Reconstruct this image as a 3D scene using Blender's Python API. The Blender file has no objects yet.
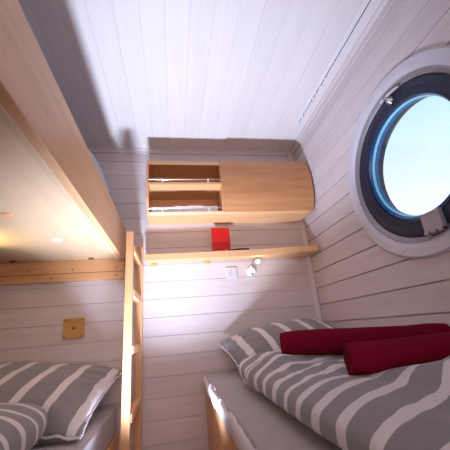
import bpy, bmesh, math, random
from mathutils import Vector, Matrix, noise

random.seed(7)
S = bpy.context.scene
COL = S.collection
PI = math.pi

# ------------------------------------------------------------------ camera
cam_d = bpy.data.cameras.new('camera')
cam_d.sensor_width = 36.0
cam_d.lens = 297.9 / 450 * 36
cam_d.clip_start = 0.02
cam = bpy.data.objects.new('camera', cam_d)
COL.objects.link(cam)
RX, UP, FW = (0.98447964, -0.1556991, -0.08097919), (0.02390373, -0.33816038, 0.94078487), (0.17386331, 0.92811925, 0.32919022)
cam.matrix_world = Matrix(((RX[0], UP[0], -FW[0], 0), (RX[1], UP[1], -FW[1], -2.0), (RX[2], UP[2], -FW[2], 0.8), (0, 0, 0, 1)))
S.camera = cam

# ------------------------------------------------------------------ world and light
w = bpy.data.worlds.new('sky'); S.world = w; w.use_nodes = True
nt = w.node_tree; nt.nodes.clear()
wo = nt.nodes.new('ShaderNodeOutputWorld'); bg = nt.nodes.new('ShaderNodeBackground')
tc = nt.nodes.new('ShaderNodeTexCoord'); sx = nt.nodes.new('ShaderNodeSeparateXYZ'); rp = nt.nodes.new('ShaderNodeValToRGB')
nt.links.new(tc.outputs['Generated'], sx.inputs[0]); nt.links.new(sx.outputs['Z'], rp.inputs[0])
rp.color_ramp.elements[0].position = 0.30; rp.color_ramp.elements[0].color = (0.88, 0.96, 1.0, 1)
rp.color_ramp.elements[1].position = 0.62; rp.color_ramp.elements[1].color = (0.40, 0.70, 0.90, 1)
nt.links.new(rp.outputs[0], bg.inputs[0]); bg.inputs[1].default_value = 1.25
nt.links.new(bg.outputs[0], wo.inputs[0])

def light(name, kind, loc, energy, color, size=0.1, size_y=None, target=None, spot=None, blend=0.5):
    d = bpy.data.lights.new(name, kind); d.energy = energy; d.color = color
    if kind == 'AREA':
        d.size = size
        if size_y: d.shape = 'RECTANGLE'; d.size_y = size_y
    else:
        d.shadow_soft_size = size
    if spot: d.spot_size = spot; d.spot_blend = blend
    o = bpy.data.objects.new(name, d); COL.objects.link(o); o.location = loc
    if target is not None:
        o.rotation_euler = (Vector(target) - Vector(loc)).to_track_quat('-Z', 'Y').to_euler()
    return o

# bright cool light low in the aisle between the beds
light('aisle_light', 'SPOT', (-0.14, -0.68, 0.235), 205, (0.68, 0.77, 1.0), 0.055, target=(0.13, -0.42, 2.0), spot=math.radians(100), blend=1.0)
# added soft warm fill behind the viewer, not a lamp of the cabin
cl_ = light('fill_light', 'AREA', (0.0, -2.6, 1.15), 5.0, (1.0, 0.77, 0.75), 0.7, 1.3, target=(0.05, 0, 1.25))
cl_.data.spread = math.radians(95)

S.view_settings.view_transform = 'Standard'
S.view_settings.look = 'None'
S.view_settings.gamma = 1
S.view_settings.use_curve_mapping = False
S.view_settings.exposure = 0.0

# ------------------------------------------------------------------ materials
def srgb(r, g, b):
    f = lambda c: (c / 255 / 12.92) if c / 255 <= 0.04045 else ((c / 255 + 0.055) / 1.055) ** 2.4
    return (f(r), f(g), f(b), 1)

def base_mat(name, rough=0.5, color=(0.8, 0.8, 0.8, 1), metal=0.0):
    m = bpy.data.materials.new(name); m.use_nodes = True
    b = m.node_tree.nodes['Principled BSDF']
    b.inputs['Base Color'].default_value = color; b.inputs['Roughness'].default_value = rough
    b.inputs['Metallic'].default_value = metal
    return m, m.node_tree, b

def plain(name, color, rough=0.5, metal=0.0, var=0.06):
    """one colour with a faint procedural mottling"""
    m, t, b = base_mat(name, rough, color, metal)
    n = t.nodes.new('ShaderNodeTexNoise'); n.inputs['Scale'].default_value = 18
    c = t.nodes.new('ShaderNodeTexCoord'); t.links.new(c.outputs['Object'], n.inputs['Vector'])
    r = t.nodes.new('ShaderNodeValToRGB')
    r.color_ramp.elements[0].position = 0.3; r.color_ramp.elements[1].position = 0.7
    r.color_ramp.elements[0].color = tuple(x * (1 - var) for x in color[:3]) + (1,)
    r.color_ramp.elements[1].color = tuple(min(1, x * (1 + var)) for x in color[:3]) + (1,)
    t.links.new(n.outputs['Fac'], r.inputs[0]); t.links.new(r.outputs[0], b.inputs['Base Color'])
    return m

def wood(name, c1, c2, axis='X', rough=0.45, scale=3.0, stretch=0.06, knots=None, pitch=None, pitch_axis='Z', pitch_off=0.0, tint=0.08):
    """grain running along an axis; optional knots and a tint per plank"""
    m, t, b = base_mat(name, rough)
    L = t.links.new
    c = t.nodes.new('ShaderNodeTexCoord'); mp = t.nodes.new('ShaderNodeMapping')
    sc = [1, 1, 1]; sc['XYZ'.index(axis)] = stretch
    mp.inputs['Scale'].default_value = [s * scale * 10 for s in sc]
    L(c.outputs['Object'], mp.inputs[0])
    n = t.nodes.new('ShaderNodeTexNoise'); n.inputs['Scale'].default_value = 1.0; n.inputs['Detail'].default_value = 6
    n.inputs['Roughness'].default_value = 0.65; n.inputs['Distortion'].default_value = 0.6
    r = t.nodes.new('ShaderNodeValToRGB')
    r.color_ramp.elements[0].position = 0.3; r.color_ramp.elements[1].position = 0.72
    r.color_ramp.elements[0].color = c1; r.color_ramp.elements[1].color = c2
    L(n.outputs['Fac'], r.inputs[0])
    out = r.outputs[0]
    src = mp.outputs[0]
    if pitch:
        s = t.nodes.new('ShaderNodeSeparateXYZ'); L(c.outputs['Object'], s.inputs[0])
        a = t.nodes.new('ShaderNodeMath'); a.operation = 'SUBTRACT'; L(s.outputs[pitch_axis], a.inputs[0]); a.inputs[1].default_value = pitch_off
        d = t.nodes.new('ShaderNodeMath'); d.operation = 'DIVIDE'; L(a.outputs[0], d.inputs[0]); d.inputs[1].default_value = pitch
        f = t.nodes.new('ShaderNodeMath'); f.operation = 'FLOOR'; L(d.outputs[0], f.inputs[0])
        wn = t.nodes.new('ShaderNodeTexWhiteNoise'); wn.noise_dimensions = '1D'; L(f.outputs[0], wn.inputs['W'])
        # shift the grain from plank to plank
        va = t.nodes.new('ShaderNodeVectorMath'); va.operation = 'ADD'; L(mp.outputs[0], va.inputs[0])
        vs = t.nodes.new('ShaderNodeVectorMath'); vs.operation = 'SCALE'; L(wn.outputs['Color'], vs.inputs[0]); vs.inputs['Scale'].default_value = 40
        L(vs.outputs[0], va.inputs[1]); L(va.outputs[0], n.inputs['Vector'])
        mr = t.nodes.new('ShaderNodeMapRange'); L(wn.outputs['Value'], mr.inputs['Value'])
        mr.inputs['To Min'].default_value = 1 - tint; mr.inputs['To Max'].default_value = 1.0
        mx = t.nodes.new('ShaderNodeVectorMath'); mx.operation = 'SCALE'
        L(out, mx.inputs[0]); L(mr.outputs[0], mx.inputs['Scale']); out = mx.outputs[0]
    else:
        L(src, n.inputs['Vector'])
    if knots:
        v = t.nodes.new('ShaderNodeTexVoronoi'); v.feature = 'F1'
        mk = t.nodes.new('ShaderNodeMapping')
        ks = [5.5, 5.5, 5.5]; ks['XYZ'.index(axis)] = 3.0; mk.inputs['Scale'].default_value = ks
        L(c.outputs['Object'], mk.inputs[0]); L(mk.outputs[0], v.inputs['Vector'])
        kr = t.nodes.new('ShaderNodeMapRange'); L(v.outputs['Distance'], kr.inputs['Value'])
        kr.inputs['From Min'].default_value = 0.03; kr.inputs['From Max'].default_value = 0.10
        kr.inputs['To Min'].default_value = 0.55; kr.inputs['To Max'].default_value = 0.0
        mix = t.nodes.new('ShaderNodeMix'); mix.data_type = 'RGBA'
        L(kr.outputs[0], mix.inputs[0]); L(out, mix.inputs[6]); mix.inputs[7].default_value = knots; out = mix.outputs[2]
    L(out, b.inputs['Base Color'])
    bp = t.nodes.new('ShaderNodeBump'); bp.inputs['Strength'].default_value = 0.12; bp.inputs['Distance'].default_value = 0.002
    L(n.outputs['Fac'], bp.inputs['Height']); L(bp.outputs[0], b.inputs['Normal'])
    return m

def fabric(name, color, rough=0.9, weave=900, bump=0.3, wrinkle=0.0):
    m, t, b = base_mat(name, rough, color); L = t.links.new
    b.inputs['Sheen Weight'].default_value = 0.15
    c = t.nodes.new('ShaderNodeTexCoord')
    n = t.nodes.new('ShaderNodeTexNoise'); n.inputs['Scale'].default_value = weave; n.inputs['Detail'].default_value = 2
    L(c.outputs['Object'], n.inputs['Vector'])
    bp = t.nodes.new('ShaderNodeBump'); bp.inputs['Strength'].default_value = bump; bp.inputs['Distance'].default_value = 0.002
    L(n.outputs['Fac'], bp.inputs['Height']); L(bp.outputs[0], b.inputs['Normal'])
    return m

def striped(name, axis, period, share, dark, lightc, off=0.0, wob=0.02, bend=0.0, slope=0.0):
    m, t, b = base_mat(name, 0.85); L = t.links.new
    b.inputs['Sheen Weight'].default_value = 0.2
    c = t.nodes.new('ShaderNodeTexCoord')
    n = t.nodes.new('ShaderNodeTexNoise'); n.inputs['Scale'].default_value = 5; n.inputs['Detail'].default_value = 1
    L(c.outputs['Object'], n.inputs['Vector'])
    s = t.nodes.new('ShaderNodeSeparateXYZ'); L(c.outputs['Object'], s.inputs[0])
    a = t.nodes.new('ShaderNodeMath'); a.operation = 'MULTIPLY_ADD'; L(n.outputs['Fac'], a.inputs[0]); a.inputs[1].default_value = wob; L(s.outputs[axis], a.inputs[2])
    o = t.nodes.new('ShaderNodeMath'); o.operation = 'ADD'; sl = t.nodes.new('ShaderNodeMath'); sl.operation = 'MULTIPLY_ADD'; L(s.outputs['X'], sl.inputs[0]); sl.inputs[1].default_value = slope; L(a.outputs[0], sl.inputs[2])
    L(sl.outputs[0], o.inputs[0]); o.inputs[1].default_value = off + 10 * period
    d = t.nodes.new('ShaderNodeMath'); d.operation = 'DIVIDE'; L(o.outputs[0], d.inputs[0]); d.inputs[1].default_value = period
    f = t.nodes.new('ShaderNodeMath'); f.operation = 'FRACT'; L(d.outputs[0], f.inputs[0])
    r = t.nodes.new('ShaderNodeValToRGB'); r.color_ramp.interpolation = 'LINEAR'
    e = r.color_ramp.elements
    e[0].position = 0.0; e[0].color = lightc; e[1].position = share; e[1].color = lightc
    x = e.new(share + 0.015); x.color = dark; x = e.new(0.985); x.color = dark; x = e.new(1.0); x.color = lightc
    L(f.outputs[0], r.inputs[0]); L(r.outputs[0], b.inputs['Base Color'])
    n2 = t.nodes.new('ShaderNodeTexNoise'); n2.inputs['Scale'].default_value = 14; n2.inputs['Detail'].default_value = 3; n2.inputs['Distortion'].default_value = 1.0
    L(c.outputs['Object'], n2.inputs['Vector'])
    bp = t.nodes.new('ShaderNodeBump'); bp.inputs['Strength'].default_value = 0.35; bp.inputs['Distance'].default_value = 0.012
    L(n2.outputs['Fac'], bp.inputs['Height']); L(bp.outputs[0], b.inputs['Normal'])
    return m

PITCH, Z0 = 0.1123, 0.0045
CP, CX0 = 0.1090, -0.0105
W1, W2, WK = srgb(205, 193, 193), srgb(219, 208, 208), srgb(170, 140, 128)
M = {}
M['wall_x'] = wood('whitewashed_planks_across', W1, W2, 'X', 0.55, knots=WK, pitch=PITCH, pitch_off=Z0)
M['wall_y'] = wood('whitewashed_planks_along', W1, W2, 'Y', 0.5, knots=WK, pitch=PITCH, pitch_off=Z0)
M['ceil'] = wood('whitewashed_ceiling_planks', srgb(222, 214, 213), srgb(229, 222, 221), 'Y', 0.5, knots=srgb(200, 185, 180), pitch=CP, pitch_axis='X', pitch_off=CX0, tint=0.04)
M['trim'] = wood('whitewashed_trim', W1, W2, 'Z', 0.5)
M['floor'] = wood('floor_boards', srgb(150, 110, 75), srgb(180, 140, 100), 'Y', 0.4, pitch=0.12, pitch_axis='X')
PA, PB = srgb(204, 149, 100), srgb(226, 177, 130)
M['pine_x'] = wood('pine_grain_across', PA, PB, 'X', 0.42)
M['pine_y'] = wood('pine_grain_along', PA, PB, 'Y', 0.42)
M['pine_z'] = wood('pine_grain_upright', PA, PB, 'Z', 0.42)
M['door_wood'] = wood('birch_door_wood', srgb(176, 120, 76), srgb(200, 144, 96), 'X', 0.4)
M['bunk_face'] = wood('bunk_board_wood', srgb(196, 148, 108), srgb(212, 168, 128), 'Y', 0.38)
M['ply'] = wood('pale_plywood', srgb(194, 164, 130), srgb(208, 180, 148), 'Y', 0.5, scale=1.2)
M['plywood_x'] = wood('shelf_plywood', srgb(206, 154, 106), srgb(227, 180, 132), 'X', 0.42)
M['knot'] = plain('dark_knot_wood', srgb(120, 75, 45), 0.6)
M['orange_knot'] = plain('orange_plug_wood', srgb(222, 165, 120), 0.6)
M['white_plastic'] = plain('white_plastic', srgb(232, 232, 238), 0.35, var=0.02)
M['dark'] = plain('dark_hole', srgb(45, 35, 38), 0.6)
M['steel'] = plain('brushed_steel', srgb(190, 190, 198), 0.3, 1.0)
M['chrome'] = plain('chrome_rail', srgb(225, 222, 220), 0.18, 1.0)
M['grey_metal'] = plain('painted_grey_metal', srgb(172, 168, 178), 0.4, 0.3)
M['ring_white'] = plain('white_ring_paint', srgb(206, 203, 214), 0.32, var=0.02)
M['ring_grey'] = plain('silver_ring', srgb(150, 148, 155), 0.45, 0.4)
M['seal_reflection'] = plain('seal_reflection_brown', srgb(120, 88, 70), 0.35, 0.6)  # seal ring, wood-brown reflection put into its colour
M['navy'] = plain('dark_blue_frame_paint', srgb(28, 34, 62), 0.55)
M['blue'] = plain('blue_inner_rim', srgb(20, 84, 150), 0.25)
M['pale_blue'] = plain('pale_blue_gasket', srgb(150, 215, 240), 0.3)
M['sheet'] = fabric('grey_sheet', srgb(165, 157, 160), bump=0.15)
M['sheet_white'] = fabric('white_sheet_edge', srgb(215, 208, 215), bump=0.1)
M['bluesheet'] = fabric('pale_blue_sheet', srgb(170, 190, 215), bump=0.1)
M['towel'] = fabric('burgundy_terry', srgb(112, 12, 36), 1.0, 260, 1.0)
M['towel'].node_tree.nodes['Principled BSDF'].inputs['Sheen Weight'].default_value = 0.0
M['towel'].node_tree.nodes['Principled BSDF'].inputs['Specular IOR Level'].default_value = 0.1
SD, SL = srgb(128, 124, 128), srgb(212, 206, 208)
M['red'] = plain('red_card', srgb(205, 8, 14), 0.5, var=0.03)
M['paper'] = plain('paper', srgb(225, 220, 220), 0.7)
M['print'] = plain('dark_print', srgb(60, 60, 75), 0.7)
M['pink_print'] = plain('pink_print', srgb(225, 180, 165), 0.7)
M['pen'] = plain('dark_brown_pen', srgb(60, 32, 28), 0.35)
g, gt, gb = base_mat('porthole_glass', 0.02, (1, 1, 1, 1))
gt.nodes.remove(gb); go = gt.nodes['Material Output']
ga = gt.nodes.new('ShaderNodeBsdfTransparent'); gg = gt.nodes.new('ShaderNodeBsdfGlossy'); gm = gt.nodes.new('ShaderNodeMixShader')
gf = gt.nodes.new('ShaderNodeFresnel'); gf.inputs[0].default_value = 1.45
ga.inputs[0].default_value = (0.97, 0.985, 1.0, 1); gg.inputs['Roughness'].default_value = 0.02
gt.nodes.remove(gf); gm.inputs[0].default_value = 0.05; gt.links.new(ga.outputs[0], gm.inputs[1]); gt.links.new(gg.outputs[0], gm.inputs[2]); gt.links.new(gm.outputs[0], go.inputs[0])
M['glass'] = g
def emit(name, color, strength):
    m = bpy.data.materials.new(name); m.use_nodes = True; t = m.node_tree
    t.nodes['Principled BSDF'].inputs['Emission Color'].default_value = color
    t.nodes['Principled BSDF'].inputs['Emission Strength'].default_value = strength
    return m
M['led'] = emit('warm_white_led', (1.0, 0.88, 0.55, 1), 5)

# ------------------------------------------------------------------ mesh helpers
def box(bm, x0, x1, y0, y1, z0, z1, bev=0.0, seg=2):
    r = bmesh.ops.create_cube(bm, size=1)
    vs = r['verts']
    bmesh.ops.scale(bm, vec=(abs(x1 - x0), abs(y1 - y0), abs(z1 - z0)), verts=vs)
    bmesh.ops.translate(bm, vec=((x0 + x1) / 2, (y0 + y1) / 2, (z0 + z1) / 2), verts=vs)
    if bev > 0:
        es = list({e for v in vs for e in v.link_edges})
        bmesh.ops.bevel(bm, geom=es, offset=bev, segments=seg, affect='EDGES', profile=0.5)

def tube(bm, pts, rad, n=12, cap=True):
    """a round bar through points; rad is one number or one per point"""
    pts = [Vector(p) for p in pts]
    rings = []
    for i, p in enumerate(pts):
        d = (pts[min(i + 1, len(pts) - 1)] - pts[max(i - 1, 0)]).normalized()
        a = d.orthogonal().normalized() if i == 0 else (rings[-1][1] - d * rings[-1][1].dot(d)).normalized()
        b = d.cross(a)
        r = rad[i] if isinstance(rad, (list, tuple)) else rad
        rings.append(([bm.verts.new(p + a * (r * math.cos(2 * PI * k / n)) + b * (r * math.sin(2 * PI * k / n))) for k in range(n)], a))
    for i in range(len(rings) - 1):
        for k in range(n):
            bm.faces.new((rings[i][0][k], rings[i][0][(k + 1) % n], rings[i + 1][0][(k + 1) % n], rings[i + 1][0][k]))
    if cap:
        bm.faces.new(list(reversed(rings[0][0]))); bm.faces.new(rings[-1][0])

def lathe(bm, prof, origin, axis, n=48, closed=False):
    """revolve (radius, height) pairs about an axis through origin"""
    ax = Vector(axis).normalized(); a = ax.orthogonal().normalized(); b = ax.cross(a); o = Vector(origin)
    rings = []
    for r, h in prof:
        if r < 1e-6: rings.append([bm.verts.new(o + ax * h)])
        else: rings.append([bm.verts.new(o + ax * h + a * (r * math.cos(2 * PI * k / n)) + b * (r * math.sin(2 * PI * k / n))) for k in range(n)])
    pairs = list(zip(rings, rings[1:])) + ([(rings[-1], rings[0])] if closed else [])
    for p, q in pairs:
        for k in range(n):
            j = (k + 1) % n
            if len(p) == 1 and len(q) == 1: continue
            if len(p) == 1: bm.faces.new((p[0], q[j], q[k]))
            elif len(q) == 1: bm.faces.new((p[k], p[j], q[0]))
            else: bm.faces.new((p[k], p[j], q[j], q[k]))

def prism(bm, poly, axis, a0, a1):
    """extrude a 2-D outline along an axis ('X': outline in YZ, 'Y': XZ, 'Z': XY)"""
    def pt(u, v, a):
        return {'X': (a, u, v), 'Y': (u, a, v), 'Z': (u, v, a)}[axis]
    A = [bm.verts.new(pt(u, v, a0)) for u, v in poly]; B_ = [bm.verts.new(pt(u, v, a1)) for u, v in poly]
    n = len(poly)
    bm.faces.new(A); bm.faces.new(list(reversed(B_)))
    for i in range(n):
        bm.faces.new((A[i], B_[i], B_[(i + 1) % n], A[(i + 1) % n]))

def link(name, bm, mat, parent=None, smooth=False, loc=None, angle=35):
    """one mesh object; the bmesh is in world coordinates, its origin goes to the parent's (or loc)"""
    bmesh.ops.recalc_face_normals(bm, faces=bm.faces)
    o_ = Vector((0, 0, 0))
    if parent is not None: o_ = Vector(parent['_o'])
    elif loc is not None: o_ = Vector(loc)
    if o_.length: bmesh.ops.translate(bm, vec=-o_, verts=bm.verts)
    me = bpy.data.meshes.new(name); bm.to_mesh(me); bm.free()
    me.materials.append(mat)
    if smooth:
        me.shade_smooth()
        me.set_sharp_from_angle(angle=math.radians(angle))
    o = bpy.data.objects.new(name, me); COL.objects.link(o)
    if parent is not None: o.parent = parent
    else: o.location = o_
    o['_o'] = tuple(o_)
    return o

def thing(name, label, cat, loc, group=None):
    o = bpy.data.objects.new(name, None); COL.objects.link(o); o.location = loc
    o.empty_display_size = 0.05
    o['_o'] = tuple(loc); o['label'] = label; o['category'] = cat
    if group: o['group'] = group
    return o

def tag(o, label, cat, group=None):
    o['label'] = label; o['category'] = cat
    if group: o['group'] = group
    return o

def struct(name, bm, mat, smooth=False):
    o = link(name, bm, mat, smooth=smooth); o['kind'] = 'structure'; return o

# ------------------------------------------------------------------ the room
XL, XR, ZC, YB = -1.12, 0.98, 2.13, -2.75
def plank_profile(lo, hi, start, pitch, gw=0.0036, gd=0.006, thick=0.05):
    """outline (across, depth): face at depth 0 with a narrow groove at every joint, back at depth +thick"""
    pts = [(lo, 0.0)]
    k = math.ceil((lo - start) / pitch + 0.02)
    while start + k * pitch < hi - 0.004:
        c = start + k * pitch
        pts += [(c - gw / 2 - 0.001, 0), (c - gw / 2, 0.0012), (c - gw / 2, gd), (c + gw / 2, gd), (c + gw / 2, 0.0012), (c + gw / 2 + 0.001, 0)]
        k += 1
    pts += [(hi, 0.0), (hi, thick), (lo, thick)]
    return pts

bm = bmesh.new(); box(bm, XL - .05, XR + .1, YB, 0.05, -0.05, 0.0); struct('floor', bm, M['floor'])
prof = plank_profile(0.0, ZC, Z0, PITCH, gw=0.0022)
prof_r = plank_profile(0.0, ZC, Z0, PITCH, gw=0.0052, gd=0.014)
bm = bmesh.new(); prism(bm, [(d, z) for z, d in prof], 'X', XL - .05, XR + .08); struct('wall_back', bm, M['wall_x'])
bm = bmesh.new(); prism(bm, [(x, ZC + d) for x, d in plank_profile(XL - .05, XR + .08, CX0, CP, gw=0.0015, gd=0.003)], 'Y', YB, 0.05); struct('ceiling', bm, M['ceil'])
bm = bmesh.new(); prism(bm, [(XL - d, z) for z, d in prof], 'Y', YB, 0.0); struct('wall_left', bm, M['wall_y'])
bm = bmesh.new(); prism(bm, [(YB - d, z) for z, d in prof], 'X', XL, XR); struct('wall_front', bm, M['wall_x'])
# right wall with the round opening cut through
WY, WZ = -1.050, 1.408
bm = bmesh.new(); prism(bm, [(XR + d, z) for z, d in prof_r], 'Y', YB, 0.0); wr = struct('wall_right', bm, M['wall_y'])
bm = bmesh.new(); lathe(bm, [(0, -0.1), (0.352, -0.1), (0.352, 0.2), (0, 0.2)], (XR, WY, WZ), (1, 0, 0), 96)
cut = link('cutter', bm, M['dark'])
mod = wr.modifiers.new('hole', 'BOOLEAN'); mod.operation = 'DIFFERENCE'; mod.object = cut; mod.solver = 'EXACT'
bpy.context.view_layer.update()
dg = bpy.context.evaluated_depsgraph_get()
nm = bpy.data.meshes.new_from_object(wr.evaluated_get(dg)); wr.modifiers.clear(); wr.data = nm
bpy.data.objects.remove(cut, do_unlink=True)

# slim trims in the corners
bm = bmesh.new()
prism(bm, [(XR, 0.0), (XR, -0.020), (XR - 0.004, -0.024), (XR - 0.010, -0.014), (XR - 0.030, -0.008), (XR - 0.034, 0.0)], 'Z', 0.0, ZC)
struct('trim_1', bm, M['trim'])
bm = bmesh.new()
prism(bm, [(0.0, ZC), (-0.022, ZC), (-0.022, ZC - 0.008), (-0.012, ZC - 0.018), (-0.010, ZC - 0.034), (0.0, ZC - 0.034)], 'X', XL, XR)
struct('trim_2', bm, M['wall_x'])
bm = bmesh.new()
prism(bm, [(XR, ZC), (XR - 0.03, ZC), (XR - 0.03, ZC - 0.008), (XR - 0.014, ZC - 0.018), (XR - 0.010, ZC - 0.04), (XR, ZC - 0.04)], 'Y', YB, -0.024)
struct('trim_3', bm, M['wall_y'])

# ------------------------------------------------------------------ porthole
ax = (-1, 0, 0)
win = link('window_1', (lambda b: (lathe(b, [(0.352, -0.02), (0.412, -0.02), (0.412, 0.010), (0.404, 0.018), (0.372, 0.020), (0.366, 0.016), (0.352, 0.010)], (XR, WY, WZ), ax, 128, True), b)[1])(bmesh.new()), M['ring_white'], smooth=True, angle=25)
# the wall ring starts at the wall face
for v in win.data.vertices:
    if v.co.x > XR: v.co.x = XR
win['kind'] = 'structure'
def wpart(name, prof, mat, n=128, closed=True, label=None, off=(0, 0)):
    b = bmesh.new(); lathe(b, prof, (XR, WY + off[0], WZ + off[1]), ax, n, closed)
    o = link(name, b, mat, win, smooth=True, angle=30)
    o['kind'] = 'structure'
    if label: o['label'] = label
    return o
wpart('inner_ring', [(0.327, -0.020), (0.3515, -0.030), (0.3515, 0.0095), (0.345, 0.010), (0.332, 0.002), (0.328, -0.002)], M['ring_grey'], label='silver inner ring')
wpart('seal', [(0.3235, -0.020), (0.3275, -0.022), (0.3275, -0.001), (0.325, 0.001)], M['seal_reflection'], label='thin seal with a painted brown reflection')
wpart('sash', [(0.256, -0.034), (0.324, -0.050), (0.324, -0.002), (0.318, 0.002), (0.292, 0.004), (0.286, 0.001), (0.270, 0.000), (0.264, 0.003), (0.258, 0.000), (0.256, -0.012)], M['navy'], label='wide dark navy sash ring')
wpart('inner_rim', [(0.2425, -0.050), (0.266, -0.050), (0.266, -0.010), (0.252, -0.006), (0.247, -0.014), (0.2435, -0.024)], M['blue'], label='bright blue rim around the pane', off=(0, 0.008))
wpart('gasket', [(0.2425, -0.030), (0.2475, -0.030), (0.2475, -0.0165), (0.2445, -0.0185)], M['pale_blue'], label='pale blue gasket line', off=(0, 0.008))
wpart('pane', [(0, -0.034), (0.2424, -0.034), (0.2424, -0.038), (0, -0.038)], M['glass'], closed=False, label='clear pane with bright sky', off=(0, 0.008))
wpart('outer_tube', [(0.262, -0.051), (0.338, -0.051), (0.338, -0.09), (0.262, -0.09)], M['navy'])
# grey latch plate at the lower right of the sash
b = bmesh.new(); box(b, XR - 0.022, XR - 0.001, -0.043, 0.043, -0.036, 0.036, 0.003)
bmesh.ops.rotate(b, verts=b.verts, cent=(XR, 0, 0), matrix=Matrix.Rotation(math.radians(0), 3, 'X'))
bmesh.ops.translate(b, verts=b.verts, vec=(0, -1.085, 1.122))
lp = link('latch_plate', b, M['grey_metal'], win); lp['label'] = 'square grey latch plate'
b = bmesh.new()
for yy in (-0.03, 0.0, 0.03):
    tube(b, [(XR - 0.02, -1.085 + yy - 0.011, 1.080), (XR - 0.02, -1.085 + yy + 0.011, 1.080)], 0.0085, 12)
link('latch_hinge', b, M['grey_metal'], win, smooth=True)
b = bmesh.new(); tube(b, [(XR - 0.02, -1.135, 1.079), (XR - 0.02, -1.035, 1.079)], 0.005, 10); link('hinge_pin', b, M['dark'], win, smooth=True)
# lever handle at the upper left of the ring
hc = Vector((XR - 0.002, -1.066, 1.702))
b = bmesh.new(); lathe(b, [(0, 0.0), (0.018, 0.0), (0.018, 0.008), (0.013, 0.015), (0.010, 0.019), (0, 0.020)], tuple(hc), ax, 24); link('latch_knob', b, M['steel'], win, smooth=True)
hd = [(hc.x - 0.020, hc.y + 0.012, hc.z + 0.022)]
b = bmesh.new()
pts, rr = [], []
for i in range(9):
    a = math.radians(84 - i * 3.6 + 0) 
    t = i / 8
    ang = math.radians(85.0 + 20.0 * t)
    pts.append((XR - 0.016, WY + 0.321 * math.cos(ang), WZ + 0.321 * math.sin(ang)))
    rr.append(0.0075 - 0.002 * t)
tube(b, pts, rr, 12); link('lever', b, M['ring_white'], win, smooth=True)
b = bmesh.new(); tube(b, [tuple(hc + Vector((-0.014, 0, 0))), (XR - 0.024, WY + 0.321 * math.cos(math.radians(90)), WZ + 0.321 * math.sin(math.radians(90)))], 0.006, 10); link('lever_neck', b, M['steel'], win, smooth=True)
b = bmesh.new(); lathe(b, [(0, 0.016), (0.006, 0.0185), (0.0065, 0.0215), (0, 0.023)], (XR, -0.905, 1.050), ax, 16)
link('ring_screw', b, M['white_plastic'], win, smooth=True)

# ------------------------------------------------------------------ ceiling track with gliders
TX = 0.889
tr = thing('ceiling_curtain_track', 'thin white curtain track running along the ceiling above the porthole', 'curtain track', (TX, -1.4, ZC))
b = bmesh.new(); prism(b, [(TX - 0.007, ZC), (TX - 0.007, ZC - 0.010), (TX - 0.003, ZC - 0.010), (TX - 0.003, ZC - 0.007), (TX + 0.003, ZC - 0.007), (TX + 0.003, ZC - 0.010), (TX + 0.007, ZC - 0.010), (TX + 0.007, ZC)], 'Y', -2.6, -0.35)
link('rail', b, M['white_plastic'], tr)
b = bmesh.new(); box(b, TX - 0.0035, TX + 0.0035, -2.6, -0.36, ZC - 0.0085, ZC - 0.007); link('slot', b, M['dark'], tr)
ys = [-0.365, -0.385, -0.41, -0.44, -0.46, -0.49, -0.52, -0.56, -0.585, -0.62, -0.66, -0.72, -0.78]
gl0 = None
for i, y in enumerate(ys):
    if gl0 is None:
        b = bmesh.new(); box(b, TX - 0.003, TX + 0.003, y - 0.004, y + 0.004, ZC - 0.018, ZC - 0.008, 0.001)
        tube(b, [(TX, y, ZC - 0.015), (TX + 0.003, y + 0.006, ZC - 0.025), (TX, y, ZC - 0.034), (TX - 0.003, y - 0.006, ZC - 0.025)], 0.0022, 6)
        gl0 = link('glider', b, M['white_plastic'], tr)
    else:
        gcp = gl0.copy(); COL.objects.link(gcp); gcp.parent = tr; gcp.location = (random.uniform(-.002, .002), y - ys[0], 0)

# ------------------------------------------------------------------ wall cabinet
CXL, CXM, CXR = -0.158, 0.335, 0.950
fz = [(1.518, -0.190), (1.530, -0.206), (1.580, -0.232), (1.640, -0.249), (1.72, -0.254), (1.80, -0.249), (1.86, -0.230), (1.905, -0.208)]
def yf(z):
    for (za, ya), (zb, yb) in zip(fz, fz[1:]):
        if za <= z <= zb: return ya + (yb - ya) * (z - za) / (zb - za)
    return fz[-1][1]
cab = thing('wall_cabinet', 'pale wood wall cabinet with two open shelves beside one closed door, under the ceiling', 'cabinet', (CXL, 0.0, 1.518))
def board_prof(z0, z1, back=-0.002):
    zz = [z0 + (z1 - z0) * i / 4 for i in range(5)]
    return [(back, z0)] + [(yf(z), z) for z in zz] + [(back, z1)]
prism_x = lambda z0, z1, x0, x1: (lambda b: (prism(b, board_prof(z0, z1), 'X', x0, x1), b)[1])(bmesh.new())
link('side_panel', prism_x(1.518, 1.905, CXL, CXL + 0.014), M['pine_z'], cab)
link('side_panel', prism_x(1.518, 1.905, CXR - 0.016, CXR), M['pine_z'], cab)
link('divider', prism_x(1.534, 1.889, CXM - 0.008, CXM + 0.008), M['pine_z'], cab)
link('bottom_panel', prism_x(1.518, 1.534, CXL + 0.014, CXR - 0.016), M['plywood_x'], cab)
link('top_panel', prism_x(1.889, 1.905, CXL + 0.014, CXR - 0.016), M['plywood_x'], cab)
b = bmesh.new(); box(b, CXL + 0.014, CXR - 0.016, -0.008, -0.001, 1.534, 1.889); link('back_panel', b, M['plywood_x'], cab)
b = bmesh.new(); prism(b, [(-0.009, 1.708), (yf(1.708) + 0.004, 1.708), (yf(1.72) + 0.004, 1.722), (-0.009, 1.722)], 'X', CXL + 0.0145, CXM - 0.0085); link('shelf', b, M['plywood_x'], cab)
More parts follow.
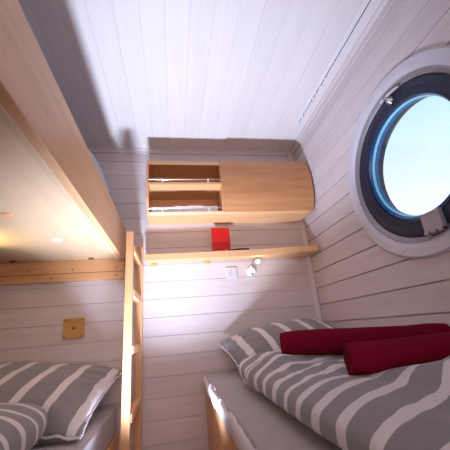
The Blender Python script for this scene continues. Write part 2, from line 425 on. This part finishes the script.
# strip under the top panel
b = bmesh.new(); prism(b, [(-0.215, 1.888), (yf(1.845) , 1.862), (yf(1.888), 1.888)], 'X', CXL + 0.0145, CXM - 0.0085); link('top_lip', b, M['plywood_x'], cab)
# curved door
zz = [1.528 + (1.903 - 1.528) * i / 16 for i in range(17)]
b = bmesh.new(); prism(b, [(yf(z) - 0.001, z) for z in zz] + [(yf(z) - 0.016, z) for z in reversed(zz)], 'X', CXM - 0.004, CXR + 0.016)
link('door', b, M['door_wood'], cab, smooth=True)
for z in (1.744, 1.556):
    yy = yf(z) + 0.006
    b = bmesh.new(); tube(b, [(CXL + 0.014, yy, z), (CXM - 0.008, yy, z)], 0.0032, 12); rl = link('rail', b, M['chrome'], cab, smooth=True)
    for x in (CXL + 0.10, CXM - 0.095):
        b = bmesh.new(); tube(b, [(x, yy, z - 0.021), (x, yy, z + 0.005)], 0.0055, 10); link('rail_post', b, M['white_plastic'], rl, smooth=True)

# papers in the lower compartment
b = bmesh.new()
box(b, -0.13, 0.30, -0.20, -0.05, 1.5345, 1.572, 0.001)
mg = link('magazine_stack', b, M['paper'], loc=(0.1, -0.12, 1.5345)); tag(mg, 'flat white leaflets lying in the lower open compartment of the wall cabinet', 'magazines')
b = bmesh.new(); box(b, 0.02, 0.20, -0.203, -0.10, 1.5723, 1.584, 0.001)
mg2 = link('magazine', b, M['pink_print'], loc=(0.1, -0.15, 1.5723)); tag(mg2, 'pink-orange magazine on top of the leaflets behind the lower chrome rail', 'magazine')
b = bmesh.new()
for x0, x1 in ((0.035, 0.045), (0.055, 0.085), (0.09, 0.10)):
    box(b, x0, x1, -0.2037, -0.2031, 1.576, 1.582)
pr = link('printed_marks', b, M['print'], mg2)

# ------------------------------------------------------------------ long shelf with a red booklet and a pen
SZ0, SZ1, SD_ = 1.246, 1.288, -0.118
sh = thing('wall_shelf', 'long narrow pale wood shelf across the back wall below the cabinet', 'shelf', (-0.17, 0, SZ0))
b = bmesh.new(); 
vs = [(-0.178, -0.001), (-0.178, -0.112), (0.6, -0.122), (XR - 0.018, -0.185), (XR - 0.010, -0.175), (XR - 0.010, -0.026), (0.93, -0.001)]
prism(b, vs, 'Z', SZ0, SZ1)
bmesh.ops.bevel(b, geom=list(b.edges), offset=0.003, segments=2, affect='EDGES')
link('board', b, M['plywood_x'], sh)
cl0 = None
for x in (-0.125, 0.225, 0.885):
    if cl0 is None:
        b = bmesh.new(); box(b, x - 0.020, x + 0.020, -0.022, -0.001, SZ0 - 0.022, SZ0 - 0.0005, 0.006)
        cl0 = link('cleat', b, M['pine_x'], sh); cx0 = x
    else:
        c = cl0.copy(); COL.objects.link(c); c.parent = sh; c.location = (x - cx0, 0, 0)
# booklet: stands on the shelf, leaning on the wall
b = bmesh.new(); box(b, -0.062, 0.062, -0.004, 0.004, 0, 0.180, 0.0015)
bmesh.ops.rotate(b, verts=b.verts, cent=(0, 0, 0), matrix=Matrix.Rotation(math.radians(1.5), 3, 'Y'))
bmesh.ops.rotate(b, verts=b.verts, cent=(0, 0, 0), matrix=Matrix.Rotation(math.radians(-10), 3, 'X'))
bmesh.ops.translate(b, verts=b.verts, vec=(0.322, -0.085, SZ1 + 0.0045))
bk = thing('booklet', 'small bright red booklet standing upright on the wall shelf', 'booklet', (0.322, -0.093, SZ1))
link('cover', b, M['red'], bk)
b = bmesh.new(); box(b, -0.060, 0.060, -0.0025, 0.0025, 0.002, 0.1815, 0.0005)
bmesh.ops.rotate(b, verts=b.verts, cent=(0, 0, 0), matrix=Matrix.Rotation(math.radians(1.5), 3, 'Y'))
bmesh.ops.rotate(b, verts=b.verts, cent=(0, 0, 0), matrix=Matrix.Rotation(math.radians(-10), 3, 'X'))
bmesh.ops.translate(b, verts=b.verts, vec=(0.322, -0.085, SZ1 + 0.0045))
link('pages', b, M['paper'], bk)
pn = thing('pen', 'dark brown pen lying along the front edge of the wall shelf beside the red booklet', 'pen', (0.44, -0.113, SZ1))
b = bmesh.new(); tube(b, [(0.355, -0.114, SZ1 + 0.0055), (0.40, -0.113, SZ1 + 0.007), (0.46, -0.110, SZ1 + 0.0085), (0.505, -0.108, SZ1 + 0.0075)], [0.004, 0.005, 0.0075, 0.0055], 12)
link('barrel', b, M['pen'], pn, smooth=True)
b = bmesh.new(); tube(b, [(0.340, -0.1145, SZ1 + 0.005), (0.355, -0.114, SZ1 + 0.0055)], [0.0012, 0.0035], 10); link('tip', b, M['steel'], pn, smooth=True)

# ------------------------------------------------------------------ socket and reading lamps
so = thing('wall_socket', 'small white square socket plate on the plank wall under the shelf', 'socket', (0.391, 0, 1.159))
b = bmesh.new(); box(b, 0.353, 0.429, -0.009, -0.0002, 1.121, 1.197, 0.003); link('frame', b, M['ring_white'], so)
b = bmesh.new(); lathe(b, [(0, 0.0092), (0.017, 0.0092), (0.021, 0.0105), (0.023, 0.0105), (0.024, 0.0091)], (0.391, 0, 1.159), (0, -1, 0), 32); ins = link('insert', b, M['ring_white'], so, smooth=True)
for x in (-0.009, 0.009):
    b = bmesh.new(); lathe(b, [(0, 0.0098), (0.003, 0.0098), (0.003, 0.0093)], (0.391 + x, 0, 1.157), (0, -1, 0), 12); link('hole', b, M['dark'], ins)
b = bmesh.new(); box(b, 0.389, 0.393, -0.0108, -0.0094, 1.176, 1.180); link('earth_clip', b, M['dark'], ins)

def reading_lamp(label, base, n, head, aim, power, spot=None):
    """round wall disc with switch, bent arm and a small head; n is the wall normal"""
    B0 = Vector(base); N = Vector(n); H = Vector(head); A = Vector(aim).normalized()
    t = thing('reading_lamp', label, 'lamp', tuple(B0), 'round white reading lamps')
    b = bmesh.new(); lathe(b, [(0, 0), (0.033, 0.0005), (0.0335, 0.010), (0.031, 0.0145), (0, 0.016)], B0, N, 40); link('base', b, M['white_plastic'], t, smooth=True)
    up = Vector((0, 0, 1))
    b = bmesh.new(); lathe(b, [(0, 0.0155), (0.0055, 0.0155), (0.0055, 0.0185), (0, 0.019)], B0 + up * -0.019 + N.cross(up) * -0.004, N, 16); link('switch', b, M['dark'], t, smooth=True)
    s = B0 + up * 0.026 + N * 0.014
    pts = [s, s + up * 0.018 + N * 0.010, (s + H) / 2 + up * 0.012 + N * 0.014, H - A * 0.014]
    b = bmesh.new(); tube(b, pts, 0.0038, 10); link('arm', b, M['steel'], t, smooth=True)
    b = bmesh.new(); lathe(b, [(0, -0.016), (0.011, -0.015), (0.0145, -0.006), (0.0155, 0.008), (0.0140, 0.008), (0.0130, 0.005), (0.0, 0.005)], H, A, 24); hd_ = link('head', b, M['steel'], t, smooth=True)
    b = bmesh.new(); lathe(b, [(0, 0.0075), (0.0125, 0.0072), (0.0125, 0.0055)], H, A, 20); link('bulb', b, M['led'], hd_, smooth=True)
    l = light('lamp_glow', 'SPOT' if spot else 'POINT', tuple(H + A * 0.016), power, (1.0, 0.86, 0.48), 0.010, target=tuple(H + A) if spot else None, spot=spot, blend=0.9)
    return t
reading_lamp('round white reading lamp switched on, on the back wall under the shelf', (0.528, 0, 1.160), (0, -1, 0), (0.562, -0.075, 1.213), (0.1, -1.0, -0.35), 0.30)
reading_lamp('round white reading lamp on the left wall under the upper bunk', (XL, -0.60, 1.06), (1, 0, 0), (-0.965, -0.55, 1.16), (0.45, 0.08, 0.5), 6.0, spot=math.radians(110))

# wooden cover plate over the lower bunk
wp = thing('wooden_cover_plate', 'square ochre wood cover plate on the plank wall above the lower left pillow', 'wall plate', (-0.592, 0, 0.877))
b = bmesh.new(); box(b, -0.651, -0.533, -0.012, -0.0003, 0.820, 0.936, 0.002)
bmesh.ops.rotate(b, verts=b.verts, cent=(-0.592, 0, 0.877), matrix=Matrix.Rotation(math.radians(-1), 3, 'Y'))
M['ochre'] = wood('ochre_plate_wood', srgb(188, 140, 82), srgb(205, 158, 98), 'X', 0.45)
link('plate', b, M['ochre'], wp)
sc0 = None
for x, z in ((-0.638, 0.923), (-0.547, 0.923), (-0.638, 0.833), (-0.547, 0.833)):
    if sc0 is None:
        b = bmesh.new(); lathe(b, [(0, 0.0140), (0.0035, 0.0135), (0.0045, 0.0120)], (x, 0, z), (0, -1, 0), 12); sc0 = link('screw', b, M['knot'], wp, smooth=True)
        sx_, sz_ = x, z
    else:
        c = sc0.copy(); COL.objects.link(c); c.parent = wp; c.location = (x - sx_, 0, z - sz_)
b = bmesh.new(); lathe(b, [(0, 0.016), (0.007, 0.0155), (0.0085, 0.012)], (-0.592, 0, 0.880), (0, -1, 0), 16); link('knob', b, M['knot'], wp, smooth=True)

# ------------------------------------------------------------------ soft things
def fbm(p, s, o=3):
    v = 0; a = 1
    for i in range(o):
        v += a * noise.noise(Vector(p) * s); s *= 2; a *= 0.5
    return v

def cushion(a, b_, c, seed, n=56, wr=0.012, pinch=0.07):
    """pillow in local coordinates, half sizes a, b_, c; returns bmesh and the seam points"""
    bm = bmesh.new(); grid = {}
    seam = []
    for side in (1, -1):
        for i in range(n + 1):
            for j in range(n + 1):
                edge = i in (0, n) or j in (0, n)
                if side == -1 and edge:
                    grid[(side, i, j)] = grid[(1, i, j)]; continue
                u = -math.cos(PI * i / n) ; v = -math.cos(PI * j / n)
                # sine spacing crowds vertices to the seam
                x = a * u * (1 - pinch * (1 - v * v) ** 0.8 * abs(u)); y = b_ * v * (1 - pinch * (1 - u * u) ** 0.8 * abs(v))
                x = a * u * (1 - pinch * (1 - abs(v) ** 2) * abs(u) ** 3)
                y = b_ * v * (1 - pinch * (1 - abs(u) ** 2) * abs(v) ** 3)
                h = ((1 - u * u) * (1 - v * v)) ** 0.42
                z = side * c * h
                e = max(abs(u), abs(v))
                w_ = wr * (0.35 + e ** 3) * fbm((x + seed, y - seed, side * 3.1), 9, 3)
                w2 = 0.008 * math.sin((math.atan2(y, x)) * 26 + seed) * max(0, e - 0.6) * 2
                if edge: z += 0.004 * math.sin(30 * (u + v) + seed)
                else: z += (w_ + w2) * min(1, h * 1.6)
                grid[(side, i, j)] = bm.verts.new((x, y, z))
    for side in (1, -1):
        for i in range(n):
            for j in range(n):
                q = [grid[(side, i, j)], grid[(side, i + 1, j)], grid[(side, i + 1, j + 1)], grid[(side, i, j + 1)]]
                if len(set(q)) > 2:
                    try: bm.faces.new(q)
                    except ValueError: pass
    idx = [(i, 0) for i in range(n)] + [(n, j) for j in range(n)] + [(i, n) for i in range(n, 0, -1)] + [(0, j) for j in range(n, 0, -1)]
    seam = [grid[(1, i, j)].co.copy() for i, j in idx]
    return bm, seam

def local_obj(name, bm, mat, parent, smooth=True):
    bmesh.ops.recalc_face_normals(bm, faces=bm.faces)
    me = bpy.data.meshes.new(name); bm.to_mesh(me); bm.free(); me.materials.append(mat)
    if smooth: me.shade_smooth()
    o = bpy.data.objects.new(name, me); COL.objects.link(o); o.parent = parent
    return o

def pillow(label, loc, rot, size, seed, mat, group=None):
    t = thing('pillow', label, 'pillow', loc, group); t.rotation_euler = [math.radians(r) for r in rot]
    b, seam = cushion(*size, seed)
    local_obj('case', b, mat, t)
    b = bmesh.new(); seam.append(seam[0]); seam.append(seam[1])
    tube(b, seam, 0.005, 8, cap=False); local_obj('seam', b, M['sheet_white'], t)
    return t

def slab(bm, x0, x1, y0, y1, z0, z1, seed, ev=0.55, eh=0.22, nu=110, nv=60, amp=0.010, freq=5.0, flat=True, top=None):
    """soft rounded slab (superellipsoid) with folds"""
    cx, cy, cz = (x0 + x1) / 2, (y0 + y1) / 2, (z0 + z1) / 2
    a, b_, c = (x1 - x0) / 2, (y1 - y0) / 2, (z1 - z0) / 2
    f = lambda t, e: math.copysign(abs(t) ** e, t)
    rows = []
    for j in range(nv + 1):
        et = -PI / 2 + PI * j / nv
        row = []
        for i in range(nu):
            om = 2 * PI * i / nu
            x = a * f(math.cos(et), ev) * f(math.cos(om), eh)
            y = b_ * f(math.cos(et), ev) * f(math.sin(om), eh)
            z = c * f(math.sin(et), ev)
            p = Vector((x, y, z)); k = fbm((x * 1.0 + seed, y * 1.0, z * 0.6), freq, 3)
            nrm = Vector((x / a, y / b_, z / c)); nrm = nrm.normalized() if nrm.length else Vector((0, 0, 1))
            d = amp * k
            if flat and z < -c * 0.6: d *= 0.1
            p += Vector((nrm.x * d, nrm.y * d, nrm.z * d))
            if flat and p.z < -c: p.z = -c
            if top: p.z += top(p.x + cx, p.y + cy) * (p.z + c) / (2 * c)
            row.append(p + Vector((cx, cy, cz)))
        rows.append(row)
    vb = bm.verts.new(sum(rows[0], Vector()) / nu); vt = bm.verts.new(sum(rows[-1], Vector()) / nu)
    R_ = [[bm.verts.new(p) for p in r] for r in rows[1:-1]]
    for r0, r1 in zip(R_, R_[1:]):
        for i in range(nu):
            k = (i + 1) % nu; bm.faces.new((r0[i], r0[k], r1[k], r1[i]))
    for i in range(nu):
        k = (i + 1) % nu
        bm.faces.new((vb, R_[0][k], R_[0][i])); bm.faces.new((vt, R_[-1][i], R_[-1][k]))

# ------------------------------------------------------------------ right bed
RT = 0.560
rb = thing('bed', 'right-hand bed with pale wood side panel under the porthole', 'bed', (0.175, -1.0, 0))
b = bmesh.new(); box(b, 0.172, 0.194, -2.3, -0.004, 0.0, 0.490, 0.002); link('side_panel', b, M['pine_z'], rb)
b = bmesh.new(); box(b, 0.194, XR - 0.004, -2.3, -0.026, 0.02, 0.470); link('base', b, M['pine_y'], rb)
b = bmesh.new(); slab(b, 0.168, XR - 0.006, -2.32, -0.028, 0.471, RT + 0.004, 2.0, ev=0.18, eh=0.06, amp=0.004, freq=3, nu=200, nv=30)
mt = link('mattress', b, M['sheet'], rb, smooth=True, angle=80)
# gathered light edge of the fitted sheet
b = bmesh.new(); n = 260; prev = None
rows = []
for i in range(n + 1):
    y = -0.035 - 2.2 * i / n
    wv = 0.0016 * math.sin(i * 0.62) + 0.0035 * math.sin(i * 0.17 + 1) + 0.002 * math.sin(i * 0.29 + 2)
    rows.append([bm_ for bm_ in [b.verts.new((0.162 + wv * 0.4, y, 0.486 + wv)), b.verts.new((0.157 + wv * 0.5, y, 0.505)), b.verts.new((0.156 - wv * 0.5, y, 0.528 + wv)), b.verts.new((0.161 + wv * 0.3, y, 0.548 + wv * 1.4)), b.verts.new((0.190, y, 0.548)), b.verts.new((0.190, y, 0.486))]])
for r0, r1 in zip(rows, rows[1:]):
    for k in range(6): b.faces.new((r0[k], r0[(k + 1) % 6], r1[(k + 1) % 6], r1[k]))
b.faces.new(rows[0]); b.faces.new(list(reversed(rows[-1])))
e_ = link('sheet_edge', b, M['sheet_white'], mt, smooth=True, angle=80); e_['label'] = 'gathered pale sheet edge'

M['stripe_pillow'] = striped('striped_pillow_cotton', 'X', 0.125, 0.26, SD, SL, off=0.02)
pillow('grey and white striped pillow against the back wall behind the rolled towels', (0.625, -0.272, 0.680), (20, -7, 4), (0.345, 0.235, 0.112), 3.3, M['stripe_pillow'])
M['stripe_duvet'] = striped('striped_duvet_cotton', 'Y', 0.094, 0.33, SD, SL, off=0.0, wob=0.10, slope=-0.40)
b = bmesh.new()
def dtop(x, y):
    return 0.030 * math.exp(-((x - 0.45) / 0.18) ** 2) * 0.3 + 0.02 * (1 if y > -0.9 else 0) * max(0, (y + 0.9)) * 2
slab(b, 0.262, XR - 0.012, -2.15, -0.50, RT + 0.0065, RT + 0.110, 11.0, ev=0.66, eh=0.26, amp=0.034, freq=4.6, nu=240, nv=80, top=dtop)
dv = link('duvet', b, M['stripe_duvet'], loc=(0.6, -1.3, RT), smooth=True, angle=180); tag(dv, 'grey and white striped folded duvet on the right-hand bed under the two red towels', 'duvet')

def towel(label, p0, p1, rad, seed):
    p0, p1 = Vector(p0), Vector(p1); d = (p1 - p0).normalized(); Ln = (p1 - p0).length
    side = d.cross(Vector((0, 0, 1))).normalized(); up = side.cross(d)
    t = thing('rolled_towel', label, 'towel', tuple(p0))
    b = bmesh.new(); turns = 3.3; m = 120; th = rad / (turns + 0.6) * 0.80
    outer, inner = [], []
    for k in range(m + 1):
        a = 2 * PI * turns * k / m + 2.4
        r = rad * (0.20 + 0.80 * k / m)
        outer.append((r * math.cos(a), r * math.sin(a) * 0.96)); inner.append(((r - th) * math.cos(a), (r - th) * math.sin(a) * 0.96))
    outline = outer + list(reversed(inner))
    N = 26; rings = []
    for i in range(N + 1):
        s = i / N
        wob = Vector((0, 0, 0.004 * math.sin(s * 5 + seed)))
        puff = 1 - 0.10 * math.exp(-s * N * 0.9) - 0.10 * math.exp(-(1 - s) * N * 0.9) 
        ring = []
        for q, (u, v) in enumerate(outline):
            tel = 0.010 * (1 - math.hypot(u, v) / rad) * (1 if s < 0.5 else -1)
            off = 0.0035 * fbm((u * 12 + seed, v * 12, s * 4), 1.4, 2)
            k_ = puff * (1 + off * 12)
            ring.append(b.verts.new(p0 + d * (Ln * s + (tel if i in (0, N) else 0)) + side * (u * k_) + up * (v * k_) + wob))
        rings.append(ring)
    nn = len(outline)
    for r0, r1 in zip(rings, rings[1:]):
        for k in range(nn): b.faces.new((r0[k], r0[(k + 1) % nn], r1[(k + 1) % nn], r1[k]))
    for r in (rings[0], rings[-1]):
        for k in range(m): b.faces.new((r[k], r[k + 1], r[nn - 2 - k], r[nn - 1 - k]))
    link('roll', b, M['towel'], t, smooth=True, angle=50)
    return t
TZ = 0.700
towel('burgundy rolled towel farther from the viewer, half hidden by the other roll', (0.405, -0.80, 0.722), (0.93, -1.04, 0.716), 0.056, 1.0)
towel('burgundy rolled towel nearest the viewer, lying in front of the other roll', (0.432, -1.225, 0.704), (0.84, -1.35, 0.704), 0.048, 4.0)

# ------------------------------------------------------------------ left bunk bed
LT = 0.462
bb = thing('bunk_bed', 'pale wood bunk bed filling the left side of the cabin', 'bunk bed', (-0.31, -1.0, 0))
UX = -0.31
b = bmesh.new(); box(b, UX - 0.030, UX, -2.25, -0.006, 1.270, 1.492, 0.003); link('guard_board', b, M['bunk_face'], bb)
b = bmesh.new(); box(b, XL + 0.002, UX - 0.0305, -2.25, -0.0015, 1.286, 1.302); un = link('bunk_base', b, M['ply'], bb); un['label'] = 'pale plywood underside of the upper bunk'
b = bmesh.new(); box(b, UX - 0.052, UX - 0.0305, -2.25, -0.036, 1.272, 1.2855, 0.003); link('edge_strip', b, M['ply'], bb)
b = bmesh.new(); box(b, XL + 0.002, UX - 0.003, -0.036, -0.001, 1.206, 1.2855, 0.002); b2 = link('upper_batten', b, M['pine_x'], bb)
b = bmesh.new(); box(b, XL + 0.002, UX - 0.003, -0.030, -0.001, 1.156, 1.2045, 0.003); b3 = link('lower_batten', b, M['pine_x'], bb)
for par, yy, z, xs in ((b2, -0.036, 1.226, (-0.87, -0.62, -0.36)), (b3, -0.030, 1.178, (-1.01, -0.74, -0.36))):
    s0 = None
    for x in xs:
        if s0 is None:
            b = bmesh.new(); lathe(b, [(0, 0.0015), (0.005, 0.001), (0.0055, -0.0005)], (x, yy, z), (0, -1, 0), 12); s0 = link('screw', b, M['knot'], par, smooth=True); x0_ = x
        else:
            c = s0.copy(); COL.objects.link(c); c.parent = par; c.location = (x - x0_, 0, 0)
for nm_, x, y, mt_, r, lab in (('cap', -0.566, -0.47, M['white_plastic'], 0.026, 'round white cap'), ('wood_plug', -0.627, -0.81, M['orange_knot'], 0.022, 'round orange wood plug'),
                              ('wood_plug', -0.945, -0.075, M['knot'], 0.021, 'round dark plug'), ('wood_plug', -0.505, -0.070, M['knot'], 0.018, 'round dark plug'), ('wood_plug', -0.605, -0.07, M['orange_knot'], 0.018, 'round orange wood plug')):
    b = bmesh.new(); lathe(b, [(0, 0.006), (r * 0.8, 0.0055), (r, 0.0025), (r, 0.0)], (x, y, 1.2859), (0, 0, -1), 28)
    o = link(nm_, b, mt_, un, smooth=True); o['label'] = lab
# lower bunk
b = bmesh.new(); box(b, -0.343, -0.318, -2.25, -0.006, 0.0, 0.318, 0.002); link('side_panel', b, M['pine_y'], bb)
b = bmesh.new(); box(b, XL + 0.004, -0.345, -2.25, -0.006, 0.02, 0.310); link('lower_base', b, M['pine_y'], bb)
b = bmesh.new(); slab(b, XL + 0.004, -0.322, -2.25, -0.008, 0.3105, LT, 5.0, ev=0.16, eh=0.06, amp=0.004, freq=3, nu=200, nv=30)
link('lower_mattress', b, M['sheet'], bb, smooth=True, angle=80)
b = bmesh.new(); slab(b, XL + 0.006, UX - 0.034, -2.24, -0.012, 1.3025, 1.455, 8.0, ev=0.2, eh=0.06, amp=0.004, freq=3, nu=160, nv=24)
link('upper_mattress', b, M['bluesheet'], bb, smooth=True, angle=80)
b = bmesh.new(); slab(b, XL + 0.02, UX - 0.032, -0.84, -0.32, 1.456, 1.640, 21.0, ev=0.35, eh=0.30, amp=0.012, freq=5, nu=120, nv=40)
bl = link('folded_blanket', b, M['bluesheet'], loc=(-0.7, -0.5, 1.456), smooth=True, angle=180); tag(bl, 'pale blue bedding edge peeking over the guard board of the upper bunk', 'blanket')

M['stripe_pillow_left'] = striped('striped_pillow_cotton_left', 'X', 0.128, 0.24, SD, SL, off=0.03)
pillow('grey and white striped pillow on the lower left bunk against the back wall', (-0.708, -0.355, 0.590), (13, 6, -3), (0.395, 0.32, 0.098), 7.7, M['stripe_pillow_left'])
M['stripe_roll'] = striped('striped_duvet_cotton_left', 'Y', 0.090, 0.25, SD, SL, off=0.0, wob=0.02)
b = bmesh.new(); slab(b, XL + 0.01, -0.385, -1.60, -0.665, LT + 0.006, LT + 0.190, 31.0, ev=0.75, eh=0.5, amp=0.016, freq=4, nu=160, nv=60)
dl = link('duvet', b, M['stripe_roll'], loc=(-0.75, -1.1, LT), smooth=True, angle=180); tag(dl, 'grey and white striped folded duvet on the lower left bunk in front of the pillow', 'duvet')

# ------------------------------------------------------------------ ladder
la = thing('ladder', 'narrow pine bunk ladder with two posts hooked on the left bunk', 'ladder', (-0.24, -0.17, 0))
LX0, LX1 = -0.243, -0.205
NY, FY = -0.405, -0.030
b = bmesh.new(); box(b, LX0, LX1, NY - 0.026, NY, 0.0, 1.335, 0.003); link('stile', b, M['pine_z'], la)
b = bmesh.new(); box(b, LX0 + 0.012, LX1 + 0.012, FY - 0.026, FY, 0.0, 1.355, 0.003); link('stile', b, M['pine_z'], la)
for z in (0.16, 0.44, 0.725, 0.995, 1.225):
    b = bmesh.new(); box(b, LX0 + 0.008, LX1 + 0.006, FY - 0.0265, NY + 0.0005, z, z + 0.036, 0.003); link('rung', b, M['pine_y'], la)
for y in (FY - 0.013,):
    b = bmesh.new(); box(b, UX + 0.001, LX0 - 0.001, y - 0.007, y + 0.007, 1.285, 1.32, 0.002); link('hook_block', b, M['pine_x'], la)

for o in bpy.data.objects:
    if '_o' in o: del o['_o']
